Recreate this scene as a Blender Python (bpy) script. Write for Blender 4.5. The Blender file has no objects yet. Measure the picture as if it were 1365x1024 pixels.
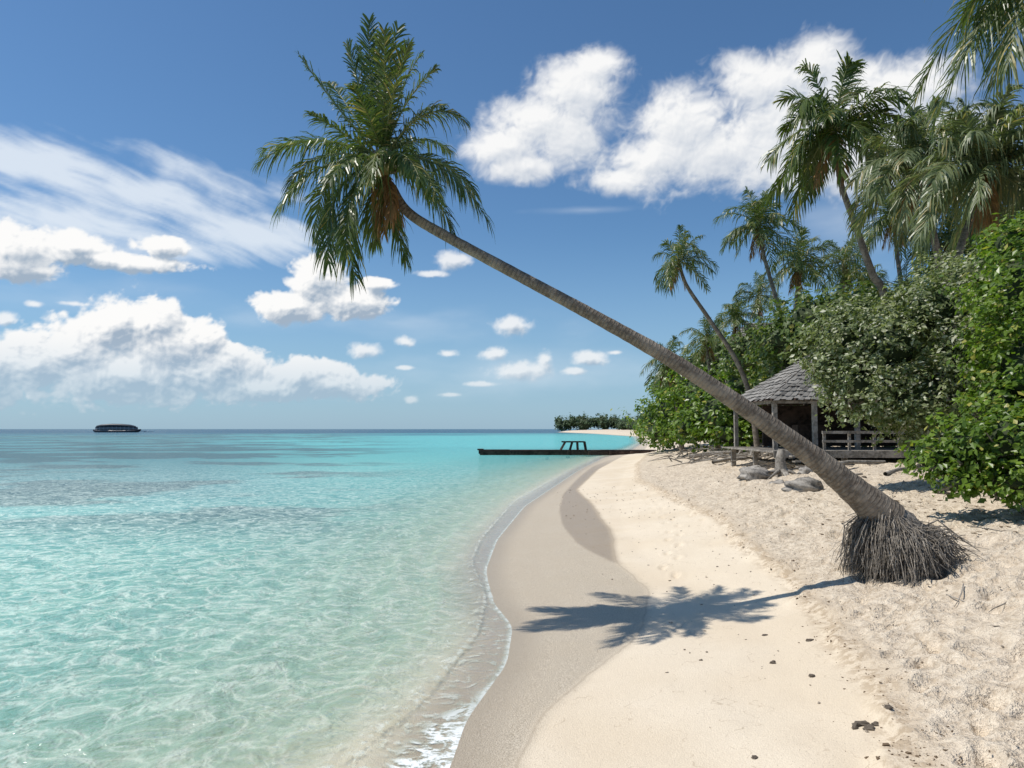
import bpy, math, random
import numpy as np
from mathutils import Vector, Matrix
random.seed(4); rng=np.random.default_rng(7)
H=2.6; F=1000.0; CX=682.5; CY=512.0; PITCH=math.atan(60/1000.)
cp,sp=math.cos(PITCH),math.sin(PITCH)
sc=bpy.context.scene

# ---------------------------------------------------------------- helpers
def raydir(u,v):
    a=(u-CX)/F; b=(CY-v)/F
    return np.array([a, cp-b*sp, sp+b*cp])
def W(u,v,D):
    d=raydir(u,v); t=D/d[1]
    return np.array([d[0]*t, D, H+d[2]*t])
def g0(u,v):
    d=raydir(u,v); t=H/(-d[2]); return d[0]*t, d[1]*t
def curve(px,pre,post):
    pts=[g0(u,v) for u,v in px]
    pts=sorted(pre+pts+post,key=lambda p:p[1])
    return np.array([p[0] for p in pts]), np.array([p[1] for p in pts])
def smooth_interp(y,c):
    X,Y=c
    acc=0
    for k in (-.03,-.015,0,.015,.03):
        acc=acc+np.interp(y*(1+k),Y,X)
    return acc/5
far=[(25,144),(43,260),(46,433),(36,640),(60,700),(400,760),(3000,2000),(30000,20000)]
def farp(o): return [(x+o,y) for x,y in far]
cB=curve([(600,1024),(622,960),(676,885),(684,835),(655,800),(648,760),(663,720),(700,675),(745,645),(775,625),(805,610),(838,602)],[(-5,-30),(-1,2)],farp(0))
cA=curve([(440,1024),(560,935),(635,845),(648,800),(628,750),(640,720),(686,668),(735,640),(770,622),(800,609),(832,601.5)],[(-7,-30),(-2.2,2)],farp(-.8))
cC=curve([(690,1024),(720,960),(790,900),(850,860),(868,800),(822,762),(815,720),(790,680),(768,655),(797,627),(833,608),(858,602)],[(-3,-30),(0,2)],farp(1.5))
cE=curve([(826,766),(800,752),(770,733),(750,708),(744,684),(750,660),(770,638),(790,622)],[(9,-30),(9,8)],farp(3))
cD=curve([(1200,1024),(1150,930),(1095,860),(1060,810),(985,755),(965,725),(905,690),(850,650),(850,625),(865,610),(880,602)],[(1,-30),(1.6,2)],farp(3))

def _hash(ix,iy,seed):
    n=(ix.astype(np.int64)*374761393+iy.astype(np.int64)*668265263+seed*1442695041)&0xffffffff
    n=((n^(n>>13))*1274126177)&0xffffffff
    n=n^(n>>16)
    return (n&0xffff)/65535.0
def vnoise(x,y,seed=0):
    ix=np.floor(x); iy=np.floor(y); fx=x-ix; fy=y-iy
    fx=fx*fx*fx*(fx*(fx*6-15)+10); fy=fy*fy*fy*(fy*(fy*6-15)+10)
    a=_hash(ix,iy,seed); b=_hash(ix+1,iy,seed); c=_hash(ix,iy+1,seed); d=_hash(ix+1,iy+1,seed)
    return (a*(1-fx)+b*fx)*(1-fy)+(c*(1-fx)+d*fx)*fy
def fbm(x,y,seed=0,o=4,g=.5):
    s=0;a=.5;t=0
    for i in range(o):
        r=.6*i
        xr=x*math.cos(r)-y*math.sin(r); yr=x*math.sin(r)+y*math.cos(r)
        s=s+a*vnoise(xr*2.03**i+i*7.3,yr*2.03**i,seed+i); t+=a; a*=g
    return s/t
def fbma(x,y,seed=0,o=4,g=.5):
    s=0;a=.5;t=0
    for i in range(o):
        s=s+a*vnoise(x*2.03**i+i*7.3,y*2.03**i+i*3.1,seed+i); t+=a; a*=g
    return s/t
def worley(x,y,seed=0):
    ix=np.floor(x); iy=np.floor(y); best=np.full(x.shape,9.)
    for i in(-1,0,1):
        for j in(-1,0,1):
            cx=ix+i; cy=iy+j
            px=cx+_hash(cx,cy,seed); py=cy+_hash(cx,cy,seed+77)
            best=np.minimum(best,(x-px)**2+(y-py)**2)
    return np.sqrt(best)
def sstep(a,b,x):
    t=np.clip((x-a)/(b-a),0,1); return t*t*(3-2*t)

def height(x,y,detail=True):
    x=np.asarray(x,float); y=np.asarray(y,float)
    s=x-smooth_interp(y,cB)
    h=np.interp(s,[-2000,-300,-60,-20,-8,-3,-1,0,1,3,4.5,7,10,20,40,200],
                  [-12,-6,-2.2,-1.3,-.6,-.2,-.035,0,.045,.2,.42,.85,1.2,1.65,2.1,2.6])
    if detail:
        sD=x-smooth_interp(y,cD)
        k=sstep(-.15,1.2,sD+(vnoise(x*2.2,y*2.2,71)-.5)*.5)
        h=h+k*((fbm(x*2.6,y*2.6,3,3)-.5)*.22+(vnoise(x*7,y*7,9)-.5)*.06+(fbm(x*.5,y*.5,5,2)-.5)*.12)
        h=h+sstep(.8,2.5,s)*(1-k)*(fbm(x*.9,y*.9,15,3)-.5)*.07
        sd=sD+(vnoise(x*2.2,y*2.2,71)-.5)*.5
        h=h+sstep(-.12,.05,sd)*.04+np.exp(-((sd-.05)/.14)**2)*.06*vnoise(x*5,y*5,4)
        h=h+np.where(s<-1,(fbm(x*1.2,y*1.2,8,3)-.5)*.12,0)*sstep(-1,-4,s)
    return h
def G(u,v):
    d=raydir(u,v); t=2.0; o=np.array([0,0,H])
    while t<900:
        p=o+d*t
        if p[2]<float(height(p[0],p[1],False)): break
        t*=1.04
    lo,hi=t/1.04,t
    for _ in range(12):
        m_=(lo+hi)/2; p=o+d*m_
        if p[2]<float(height(p[0],p[1],False)): hi=m_
        else: lo=m_
    return np.array([p[0],p[1],float(height(p[0],p[1]))])

# ------------------------------------------------------- node helpers
class NT:
    def __init__(s,tree):
        s.t=tree; s.n=tree.nodes; s.l=tree.links
    def add(s,typ,ins=None,**pr):
        nd=s.n.new(typ)
        for k,v in pr.items(): setattr(nd,k,v)
        if ins:
            for k,v in ins.items():
                sock=nd.inputs[k]
                if isinstance(v,bpy.types.NodeSocket): s.l.new(v,sock)
                else: sock.default_value=v
        return nd
    def m(s,op,a,b=0.0,c=0.0,clamp=False):
        nd=s.add('ShaderNodeMath',{0:a,1:b,2:c},operation=op); nd.use_clamp=clamp
        return nd.outputs[0]
    def mr(s,x,a,b,c=0.0,d=1.0,smooth=True):
        nd=s.add('ShaderNodeMapRange',{0:x,1:a,2:b,3:c,4:d})
        if smooth: nd.interpolation_type='SMOOTHSTEP'
        return nd.outputs[0]
    def mix(s,f,a,b,bt='MIX'):
        nd=s.n.new('ShaderNodeMix'); nd.data_type='RGBA'; nd.blend_type=bt
        for i,v in ((0,f),(6,a),(7,b)):
            if isinstance(v,bpy.types.NodeSocket): s.l.new(v,nd.inputs[i])
            else: nd.inputs[i].default_value=v if i==0 else (v[0],v[1],v[2],1)
        return nd.outputs[2]
    def noise(s,scale,detail=3,rough=.5,vec=None,dist=0.0):
        ins={'Scale':scale,'Detail':detail,'Roughness':rough,'Distortion':dist}
        if vec is not None: ins['Vector']=vec
        return s.add('ShaderNodeTexNoise',ins).outputs
    def attr(s,name):
        return s.add('ShaderNodeAttribute',attribute_name=name).outputs
def newmat(name):
    m=bpy.data.materials.new(name); m.use_nodes=True; m.node_tree.nodes.clear()
    t=NT(m.node_tree); out=t.add('ShaderNodeOutputMaterial')
    return m,t,out

def mesh_np(name,V,Fq,mat=None,smooth=False,attrs=None):
    V=np.asarray(V,np.float32).reshape(-1,3); Fq=np.asarray(Fq,np.int32)
    k=Fq.shape[1]
    me=bpy.data.meshes.new(name)
    me.vertices.add(len(V)); me.vertices.foreach_set('co',V.ravel())
    me.loops.add(Fq.size); me.loops.foreach_set('vertex_index',Fq.ravel())
    me.polygons.add(len(Fq)); me.polygons.foreach_set('loop_start',np.arange(0,Fq.size,k,dtype=np.int32))
    try: me.polygons.foreach_set('loop_total',np.full(len(Fq),k,np.int32))
    except Exception: pass
    me.polygons.foreach_set('use_smooth',np.full(len(Fq),smooth))
    if attrs:
        for an,(ty,data) in attrs.items():
            a=me.attributes.new(an,ty,'POINT')
            a.data.foreach_set('color' if ty=='FLOAT_COLOR' else 'value',np.asarray(data,np.float32).ravel())
    me.update(calc_edges=True)
    ob=bpy.data.objects.new(name,me)
    if mat: me.materials.append(mat)
    sc.collection.objects.link(ob)
    return ob
def empty(name,loc=(0,0,0)):
    e=bpy.data.objects.new(name,None); e.location=loc; sc.collection.objects.link(e); return e
def parent(ch,p):
    ch.parent=p; ch.matrix_parent_inverse=Matrix.Translation(-p.location)
class Acc:
    def __init__(s): s.V=[];s.F=[];s.n=0;s.A=[]
    def add(s,V,Fq,a=None):
        V=np.asarray(V,float).reshape(-1,3)
        s.V.append(V); s.F.append(np.asarray(Fq,int)+s.n); s.n+=len(V)
        s.A.append(np.zeros(len(V)) if a is None else np.asarray(a,float))
    def obj(s,name,mat,smooth=False,attr=None):
        return mesh_np(name,np.vstack(s.V),np.vstack(s.F),mat,smooth,{attr:('FLOAT',np.concatenate(s.A))} if attr else None)
    def box(s,c,d,yaw=0,tilt=0):
        c=np.array(c,float); x,y,z=np.array(d,float)/2
        P=np.array([[i*x,j*y,k*z] for i in(-1,1) for j in(-1,1) for k in(-1,1)])
        ct,st=math.cos(tilt),math.sin(tilt)
        P=np.stack([P[:,0]*ct-P[:,2]*st,P[:,1],P[:,0]*st+P[:,2]*ct],1)
        cy,sy=math.cos(yaw),math.sin(yaw)
        P=np.stack([P[:,0]*cy-P[:,1]*sy,P[:,0]*sy+P[:,1]*cy,P[:,2]],1)+c
        s.add(P,[[0,1,3,2],[4,6,7,5],[0,4,5,1],[2,3,7,6],[0,2,6,4],[1,5,7,3]])
    def tube(s,P,R,k=6,cap=True):
        P=np.asarray(P,float); n=len(P); R=np.broadcast_to(np.asarray(R,float),(n,))
        T=np.gradient(P,axis=0); T/=np.linalg.norm(T,axis=1)[:,None]+1e-9
        up=np.array([0,0,1.]) if abs(T[0][2])<.9 else np.array([0,1.,0])
        S=np.cross(T,up); S/=np.linalg.norm(S,axis=1)[:,None]+1e-9
        U=np.cross(S,T)
        a=np.linspace(0,2*math.pi,k,endpoint=False)
        V=P[:,None,:]+R[:,None,None]*(np.cos(a)[None,:,None]*S[:,None,:]+np.sin(a)[None,:,None]*U[:,None,:])
        L=np.concatenate([[0],np.cumsum(np.linalg.norm(np.diff(P,axis=0),axis=1))])
        i=np.arange(n-1)[:,None]; j=np.arange(k)[None,:]; j2=(j+1)%k
        f=np.stack([i*k+j,i*k+j2,(i+1)*k+j2,(i+1)*k+j],-1).reshape(-1,4)
        s.add(V.reshape(-1,3),f,np.repeat(L,k))

# ------------------------------------------------------- world / sky
crown=W(505,205,10.5)
shadow=G(880,815)
SV=crown-shadow; SV/=np.linalg.norm(SV)
el=math.asin(SV[2]); az=math.atan2(SV[0],SV[1])
w=bpy.data.worlds.new("World"); sc.world=w; w.use_nodes=True; w.node_tree.nodes.clear()
t=NT(w.node_tree); out=t.add('ShaderNodeOutputWorld')
sky=t.add('ShaderNodeTexSky'); sky.sky_type='NISHITA'; sky.sun_disc=False
sky.sun_elevation=el; sky.sun_rotation=az; sky.air_density=1.0; sky.dust_density=.4; sky.ozone_density=1.8
skycol=t.mix(1.0,sky.outputs[0],(.72,1.0,1.20),'MULTIPLY')
bg=t.add('ShaderNodeBackground',{0:skycol,1:.090}).outputs[0]
sz=t.add('ShaderNodeSeparateXYZ',{0:t.add('ShaderNodeTexCoord').outputs['Generated']}).outputs[2]
hz=t.mr(sz,-.02,.27,.62,0.0)
bgh=t.add('ShaderNodeBackground',{0:(.34,.52,.73,1),1:1.0}).outputs[0]
t.l.new(t.add('ShaderNodeMixShader',{0:hz,1:bg,2:bgh}).outputs[0],out.inputs[0])

# ---- cloud shell: far away (14 km) curved sheet carrying cloud density and shading
def azel(u,v):
    d=raydir(u,v); d=d/np.linalg.norm(d); return math.atan2(d[0],d[1]),math.asin(d[2])
STEP=.0014
aa=np.arange(-.86,.86,STEP); ee=np.arange(.004,.66,STEP)
AA,EE=np.meshgrid(aa,ee)
def field(blobs,k,sc_=1.0):
    acc=np.full(AA.shape,9.)
    for b in blobs:
        u,v,ru,rv=b[:4]
        a,e=azel(u,v); a1,_=azel(u+ru,v); a2,_=azel(u-ru,v); _,e1=azel(u,v-rv); _,e2=azel(u,v+rv)
        ra=(a1-a2)/2*sc_; re=(e1-e2)/2*sc_
        L=np.sqrt(((AA-a)/ra)**2+((EE-e)/re)**2)
        hh=np.clip(.5+.5*(acc-L)/k,0,1)
        acc=acc*(1-hh)+L*hh-k*hh*(1-hh)
    return 1-acc
cum=[(150,430,44,36),(205,428,46,34),(105,468,55,44),(45,485,60,40),(225,470,84,44),(300,485,60,30),(180,502,195,38),(-20,500,60,50),(265,455,42,26),
(400,500,54,24),(445,512,68,20),(355,518,60,18),(425,375,40,36),(385,408,48,20),(470,400,46,22),(500,378,26,9),
(25,335,60,36),(100,328,50,18),(215,328,38,15),(150,346,115,12),(20,355,60,20)]
small=[(605,348,26,14),(575,365,25,5),
(682,434,25,14),(488,467,26,12),(540,455,14,7),(597,471,14,5),(658,472,20,10),(692,494,48,14),(725,478,13,13),(786,478,24,11),(765,495,22,6),
(548,532,11,6),(600,526,15,3),(8,425,16,10),(540,490,14,3),(820,470,10,3),(45,405,14,5),(100,405,26,4),(640,512,30,4)]
cum2=[(795,90,36,28),(765,118,60,42),(715,165,64,38),(675,195,50,24),(705,222,52,22),(765,190,56,44),
(1020,112,84,46),(925,160,66,48),(1085,85,54,40),(960,205,105,50),(1060,165,125,72),(870,215,74,34),(1170,125,100,46),(1100,225,125,40),
(825,240,60,20),(1230,118,56,40),(1200,190,95,54)]
wx=(fbm(AA*22,EE*22,101,4)-.5)*.035; wy=(fbm(AA*22,EE*22,131,4)-.5)*.030
xa,ya=AA+wx,EE*1.15+wy
puff=(.72-worley(xa*30,ya*30,5))*.50+(.72-worley(xa*75,ya*75,6))*.30+(.72-worley(xa*170,ya*170,7))*.17
fb1=fbm(AA*26,EE*34,11,6,.62)-.5
fbh=fbm(xa*75,ya*80,19,4,.65)-.5
f1=field(cum,.22,1.03)
d1=f1+.80*fb1+.62*puff+.36*fbh+.0
fs=field(small,.2,1.05)
ds_=fs+.95*(fbm(AA*48,EE*62,41,5,.62)-.5)+.30*puff+.35*fbh
fb2=fbm(xa*11,ya*13,31,7,.60)-.5
f2=field(cum2,.35,1.08)
d2=f2+1.15*fb2+.26*puff+.38*fbh+.12
def shade(d,n,s,k,kr,fl=.28):
    dc=np.clip(d,0,1.1); tau=0
    for i in range(1,n+1):
        dx=int(round(-s*.45*i)); dy=int(round(s*.9*i))
        tau=tau+np.roll(np.roll(dc,-dy,0),-dx,1)
    g=np.roll(np.roll(d,-3,0),2,1)-d
    g2=np.roll(np.roll(d,-9,0),5,1)-d
    L=fl+(1-fl)*np.exp(-k*tau)-kr*g-kr*.6*g2
    return np.clip(L,0,1)
L1=shade(d1,6,4,.27,1.15,.24); L2=shade(d2,6,8,.17,.55,.30); Ls=shade(ds_,4,3,.3,.7)
hor=(.45+.55*sstep(.01,.12,EE))
a1=sstep(-.04,.30,d1)*hor; a2=sstep(-.10,.72,d2)*.96; as_=sstep(-.05,.75,ds_)*.8*hor
an_=.30; ct,st_=math.cos(an_),math.sin(an_)
xr=AA*ct-EE*st_; yr=AA*st_+EE*ct
yr=yr+(fbm(xr*5,yr*5,90,3)-.5)*.05
f3=field([(40,215,200,40),(170,255,190,45),(330,315,110,34),(60,290,160,35),(250,330,150,24)],.3)
streak=.55*fbma(xr*6,yr*55,61,5,.6)+.45*fbma(xr*16,yr*26,67,5,.6)
a3=sstep(.30,1.10,f3*.6+streak*1.5-.22)*.78
f4=field([(1300,160,140,90),(1120,290,110,50),(780,280,60,6),(520,430,240,22),(100,400,200,30),(650,500,300,30)],.3)
a3=np.maximum(a3,sstep(.1,1.3,f4*.6+fbma(AA*9,EE*28,71,5)-.25)*.34)
sh1=np.array([.36,.45,.56]); lt=np.array([.98,.975,.965]); sh2=np.array([.42,.50,.62])
c1=sh1*(1-L1[...,None])+lt*L1[...,None]; c2=sh2*(1-L2[...,None])+lt*L2[...,None]
hzk=(.35*sstep(.13,.01,EE))[...,None]; c1=c1*(1-hzk)+np.array([.50,.62,.74])*hzk
cs_=sh1*(1-Ls[...,None])+lt*Ls[...,None]
c3=np.array([.84,.90,.96])
al=a3.copy(); col=np.broadcast_to(c3,AA.shape+(3,)).copy()
for a_,c_ in ((a2,c2),(as_,cs_),(a1,c1)):
    no=a_+al*(1-a_)
    col=(c_*a_[...,None]+col*(al*(1-a_))[...,None])/np.maximum(no,1e-4)[...,None]; al=no
R=14000.
V=np.stack([R*np.cos(EE)*np.sin(AA),R*np.cos(EE)*np.cos(AA),R*np.sin(EE)],-1)
edge_=sstep(0,.05,AA+.86)*sstep(0,.05,.858-AA)*sstep(0,.03,.655-EE)
al=al*edge_
nx=len(aa); ny=len(ee)
i=np.arange(ny-1)[:,None]*nx; j=np.arange(nx-1)[None,:]
Fq=np.stack([i+j,i+j+1,i+nx+j+1,i+nx+j],-1)
am=np.maximum(np.maximum(al[:-1,:-1],al[1:,1:]),np.maximum(al[1:,:-1],al[:-1,1:]))
Fq=Fq[am>.004]
cm,t,out=newmat('cloud')
ca=t.attr('ccol')[0]; aa_=t.attr('calpha')[2]
em=t.add('ShaderNodeEmission',{0:ca,1:1.0}).outputs[0]
trn=t.add('ShaderNodeBsdfTransparent').outputs[0]
t.l.new(t.add('ShaderNodeMixShader',{0:aa_,1:trn,2:em}).outputs[0],out.inputs[0])
cm.cycles.emission_sampling='NONE'
used=np.unique(Fq); remap=np.zeros(nx*ny,int); remap[used]=np.arange(len(used))
mesh_np('clouds',V.reshape(-1,3)[used],remap[Fq],cm,True,{'calpha':('FLOAT',al.ravel()[used]),
  'ccol':('FLOAT_COLOR',np.concatenate([col,np.ones(AA.shape+(1,))],-1).reshape(-1,4)[used])})

sun=bpy.data.lights.new('sun','SUN'); sun.energy=4.5; sun.angle=math.radians(.5); sun.color=(1,.95,.875)
so=bpy.data.objects.new('sun',sun); sc.collection.objects.link(so); so.location=(-20,5,40)
so.rotation_euler=Vector(-SV).to_track_quat('-Z','Y').to_euler()

# ------------------------------------------------------- ground sheet
def sheet(nx,ny,k,y0=2.2,yfar=24000):
    tt=np.linspace(-1,1,nx)
    ys=np.concatenate([np.linspace(-25,y0,24,endpoint=False), y0*(yfar/y0)**np.linspace(0,1,ny)])
    S=14+2.6*np.maximum(ys,0)
    X=S[:,None]*np.sinh(k*tt)[None,:]/math.sinh(k)
    Y=np.repeat(ys[:,None],nx,1)
    n=len(ys)
    i=np.arange(n-1)[:,None]*nx; j=np.arange(nx-1)[None,:]
    Fq=np.stack([i+j,i+j+1,i+nx+j+1,i+nx+j],-1).reshape(-1,4)
    return X,Y,Fq
X,Y,Fq=sheet(660,1100,3.2)
Z=height(X,Y)
sB=X-smooth_interp(Y,cB); sC=X-smooth_interp(Y,cC); sD=X-smooth_interp(Y,cD); sE=X-smooth_interp(Y,cE)
frng=np.random.default_rng(3)
msk=(Y>4)&(Y<30)&(sD>-3)&(X<18)
xi=X[msk]; yi=Y[msk]; zi=Z[msk]
def dimple(fx,fy,an,L_,Wd,dep):
    near_=(np.abs(xi-fx)<.45)&(np.abs(yi-fy)<.45)
    if not near_.any(): return
    dx=xi[near_]-fx; dy=yi[near_]-fy
    p_=(dx*math.cos(an)+dy*math.sin(an))/L_; q_=(-dx*math.sin(an)+dy*math.cos(an))/Wd
    r_=np.sqrt(p_*p_+q_*q_)
    zi[near_]+=-dep*np.exp(-r_**2*1.2)+.40*dep*np.exp(-((r_-1.5)/.4)**2)
for k_ in range(900):
    fy=4.5+24*frng.random()**1.5; fx=float(smooth_interp(np.array([fy]),cD)[0])+.15+frng.random()*(3+fy*.4)
    dimple(fx,fy,frng.uniform(0,3.14),frng.uniform(.10,.19),frng.uniform(.06,.10),frng.uniform(.035,.075))
# walked trails of paired footprints
for (x0_,y0_,x1_,y1_) in [(3.2,4.6,5.6,24),(4.6,5.2,9.5,25),(6.5,7,4.6,20),(2.6,12.5,5.2,28)]:
    n_=int(math.hypot(x1_-x0_,y1_-y0_)/.62); an=math.atan2(y1_-y0_,x1_-x0_)
    for q in range(n_):
        f=q/n_; sd_=.11*(1 if q%2 else -1)
        dimple(x0_+(x1_-x0_)*f-math.sin(an)*sd_+.25*math.sin(q*.21)+frng.normal(0,.02),y0_+(y1_-y0_)*f+math.cos(an)*sd_,an+frng.normal(0,.15),.14,.065,.055)
Z[msk]=zi
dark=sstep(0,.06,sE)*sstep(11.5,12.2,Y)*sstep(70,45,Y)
sand,t,out=newmat('sand')
geo=t.add('ShaderNodeNewGeometry').outputs['Position']
aB=t.attr('sB')[2]; aC=t.attr('sC')[2]; aD=t.attr('sD')[2]; ab=t.attr('dark')[2]
n1=t.noise(1.3,3,.6,geo)[0]; n2=t.noise(9,4,.68,geo)[0]; n3=t.noise(75,2,.75,geo)[0]; n4=t.noise(.45,2,.5,geo)[0]
jit=t.m('MULTIPLY',t.m('SUBTRACT',n1,.5),.5)
dry=t.mix(t.mr(n2,.3,.7),(.55,.45,.335),(.80,.69,.54))
smooth=t.mix(n1,(.68,.575,.43),(.79,.69,.545))
smooth=t.mix(t.mr(n4,.4,.62,0,.55),smooth,(.66,.545,.395))
kD=t.mr(t.m('ADD',aD,jit),-.2,.35)
base=t.mix(kD,smooth,dry)
base=t.mix(t.m('MULTIPLY',t.mr(n3,.35,.65,1,0),.28),base,(.45,.37,.27))
hol=t.mr(n2,.34,.46,1.0,0.0)
base=t.mix(t.m('MULTIPLY',hol,t.m('MULTIPLY',kD,.34)),base,(.42,.33,.225))
q=t.m('ADD',t.m('MULTIPLY',aC,1.15),t.m('MULTIPLY',n1,3.0))
fr_=t.m('ABSOLUTE',t.m('SUBTRACT',t.m('FRACT',q),.5))
sm=t.m('MULTIPLY',t.mr(fr_,.0,.022,1,0),t.mr(n2,.42,.58))
sm=t.m('MULTIPLY',sm,t.m('SUBTRACT',1,kD))
base=t.mix(t.m('MULTIPLY',sm,.5),base,(.40,.31,.21))
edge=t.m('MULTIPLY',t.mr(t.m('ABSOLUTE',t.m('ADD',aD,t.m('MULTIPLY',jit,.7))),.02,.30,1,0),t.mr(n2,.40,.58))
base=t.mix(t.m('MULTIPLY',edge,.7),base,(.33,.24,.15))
wetx=t.m('ADD',aC,t.m('MULTIPLY',jit,.25))
wet=t.mr(wetx,-.12,.14,1,0)
wcol=t.mix(t.mr(n3,.32,.68),(.35,.29,.21),(.66,.575,.45))
wcol=t.mix(t.mr(n1,.35,.65,0,.3),wcol,(.48,.395,.285))
base=t.mix(t.m('MULTIPLY',wet,.9),base,wcol)
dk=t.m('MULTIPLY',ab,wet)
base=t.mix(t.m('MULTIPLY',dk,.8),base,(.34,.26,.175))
ed=t.mr(t.m('ABSOLUTE',wetx),.0,.03,1,0)
base=t.mix(t.m('MULTIPLY',ed,.35),base,(.34,.27,.19))
wm_=t.mr(aB,.55,.0,0,1)
base=t.mix(t.m('MULTIPLY',wm_,.55),base,(.35,.28,.195))
vor=t.add('ShaderNodeTexVoronoi',{'Vector':geo,'Scale':26.0,'Randomness':1.0}).outputs
sp_=t.m('MULTIPLY',t.mr(vor['Distance'],.08,.15,1,0),t.mr(n1,.44,.58))
base=t.mix(t.m('MULTIPLY',sp_,.65),base,(.26,.21,.15))
uw=t.mr(aB,-.9,-.2,1,0)
base=t.mix(t.m('MULTIPLY',uw,.9),base,t.mix(n1,(.58,.52,.38),(.80,.74,.58)))
rough=t.mr(wet,0,1,.95,.60,False)
rough=t.m('SUBTRACT',rough,t.m('MULTIPLY',dk,.22))
rough=t.m('SUBTRACT',rough,t.m('MULTIPLY',wm_,.24))
hh=t.m('ADD',t.m('MULTIPLY',n3,t.mr(wet,0,1,.008,.014,False)),t.m('MULTIPLY',n2,t.mr(kD,0,1,.008,.105,False)))
bump=t.add('ShaderNodeBump',{'Height':hh,'Distance':1.0,'Strength':1.0}).outputs[0]
bs=t.add('ShaderNodeBsdfPrincipled',{'Base Color':base,'Roughness':rough,'Normal':bump,'Specular IOR Level':.25}).outputs[0]
t.l.new(bs,out.inputs[0])
ground=mesh_np('sand_ground',np.stack([X,Y,Z],-1),Fq,sand,True,
  {'sB':('FLOAT',sB),'sC':('FLOAT',sC),'sD':('FLOAT',sD),'dark':('FLOAT',dark)})

# ------------------------------------------------------- water
X,Y,Fq=sheet(520,760,3.0)
s=X-smooth_interp(Y,cB); sA=X-smooth_interp(Y,cA)
near=sstep(60,15,Y)
warp=(fbm(X*.4,Y*.25,21,3)-.5)*3
Z=.0+near*(.040*np.exp(-((sA+.05)/.085)**2)*sstep(.6,.0,sA)*(.6+.8*fbm(X*1.5,Y*1.5,23,2))
   +.026*np.exp(-((sA+.75+warp*.12)/.09)**2)+.022*np.exp(-((sA+1.45+warp*.2)/.10)**2)+.02*np.exp(-((sA+2.3+warp*.25)/.12)**2)
   +.012*np.sin((sA+warp*.35)*8.2)*sstep(-.2,-1.0,sA)*sstep(-9,-2,sA)
   +.018*np.sin((sA*.9+warp*1.7)*1.9)*sstep(-.5,-2.0,sA)
   +.02*(fbm(X*1.3,Y*1.3,31,3)-.5)*sstep(0,-1.5,sA))
def C(r,g,b): return np.array([r,g,b])
def lerp(a,b,k): return a*(1-k[...,None])+b*k[...,None]
deep=-s; dA=np.maximum(-sA+.12,0); dA=np.where(Y>50,deep,dA)
c=np.broadcast_to(C(.50,.60,.45),X.shape+(3,))
c=lerp(c,C(.36,.60,.47),sstep(.1,1.2,dA))
c=lerp(c,C(.24,.55,.465),sstep(1.0,4.5,dA))
c=lerp(c,C(.155,.50,.465),sstep(8,30,Y)*sstep(2,8,deep))
c=lerp(c,C(.12,.48,.475),sstep(40,110,Y))
ang=X/np.maximum(Y,1)
reef=sstep(-.16,-.48,ang+.16*(fbm(X*.03,Y*.02,44,3)-.5))*sstep(17,34,Y+10*(fbm(X*.08,Y*.08,45,3)-.5))
c=lerp(c,C(.09,.22,.25),reef*.80)
pat=sstep(.45,.57,fbm(X*.10,Y*.14,50,5,.6))*sstep(15,25,Y)*sstep(-.08,-.28,ang)
c=lerp(c,C(.05,.11,.125),pat*.78)
pat2=sstep(.50,.58,fbm(X*.02,Y*.012,52,4))*sstep(55,100,Y)*sstep(.07,-.1,ang)
c=lerp(c,C(.05,.19,.25),pat2*.75)
c=lerp(c,C(.02,.09,.155),sstep(230,600,Y+90*(fbm(X*.01,Y*.01,60,3)-.5)))
op=np.interp(dA,[0,.1,.3,1,2.5,6,14],[0,.03,.10,.22,.42,.68,.88])
op=np.maximum(op,sstep(40,120,Y)*.97*sstep(-.2,3,deep))
op=np.maximum(op,pat*.85); op=np.maximum(op,reef*.9)
wm,t,out=newmat('sea_water')
geo=t.add('ShaderNodeNewGeometry').outputs['Position']
wc=t.attr('wcol')[0]; opa=t.attr('op')[2]; aB=t.attr('sB')[2]; aA=t.attr('sA')[2]; yd=t.attr('yd')[2]
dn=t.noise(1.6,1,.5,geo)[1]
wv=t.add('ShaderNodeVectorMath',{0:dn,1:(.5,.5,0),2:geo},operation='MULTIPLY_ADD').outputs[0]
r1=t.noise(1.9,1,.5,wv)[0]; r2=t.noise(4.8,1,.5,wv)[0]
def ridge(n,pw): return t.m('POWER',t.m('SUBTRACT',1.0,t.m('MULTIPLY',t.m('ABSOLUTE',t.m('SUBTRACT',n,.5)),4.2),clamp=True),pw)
cau=t.m('ADD',t.m('MULTIPLY',ridge(r1,5.0),.65),t.m('MULTIPLY',ridge(r2,4.0),.7),clamp=True)  # caustic light web, painted into the water colour and transparent tint
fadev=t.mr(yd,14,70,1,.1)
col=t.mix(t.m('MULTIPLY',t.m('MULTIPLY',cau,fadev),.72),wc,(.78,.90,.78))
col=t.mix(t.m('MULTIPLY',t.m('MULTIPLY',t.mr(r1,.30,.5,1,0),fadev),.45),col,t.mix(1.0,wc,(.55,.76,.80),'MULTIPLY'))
nf=t.noise(7,4,.7,wv)[0]
edg=t.m('ADD',aB,t.m('MULTIPLY',t.m('SUBTRACT',nf,.5),.12))
foam1=t.mr(edg,-.10,-.0,0,1)
width=t.mr(yd,8.5,5.7,-.06,-.60)
foam2=t.m('MULTIPLY',t.mr(t.m('SUBTRACT',aB,width),0.0,.2),t.mr(nf,.40,.56))
foam2=t.m('MULTIPLY',foam2,t.mr(yd,8.6,6.4,0,1))
foamA=t.m('MULTIPLY',t.mr(t.m('ABSOLUTE',t.m('ADD',aA,.0)),.0,.06,1,0),t.mr(nf,.40,.60,.0,.6))
swl=t.m('MULTIPLY',t.mr(nf,.50,.66),t.mr(aA,-2.2,-.05,0,.45))
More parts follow.
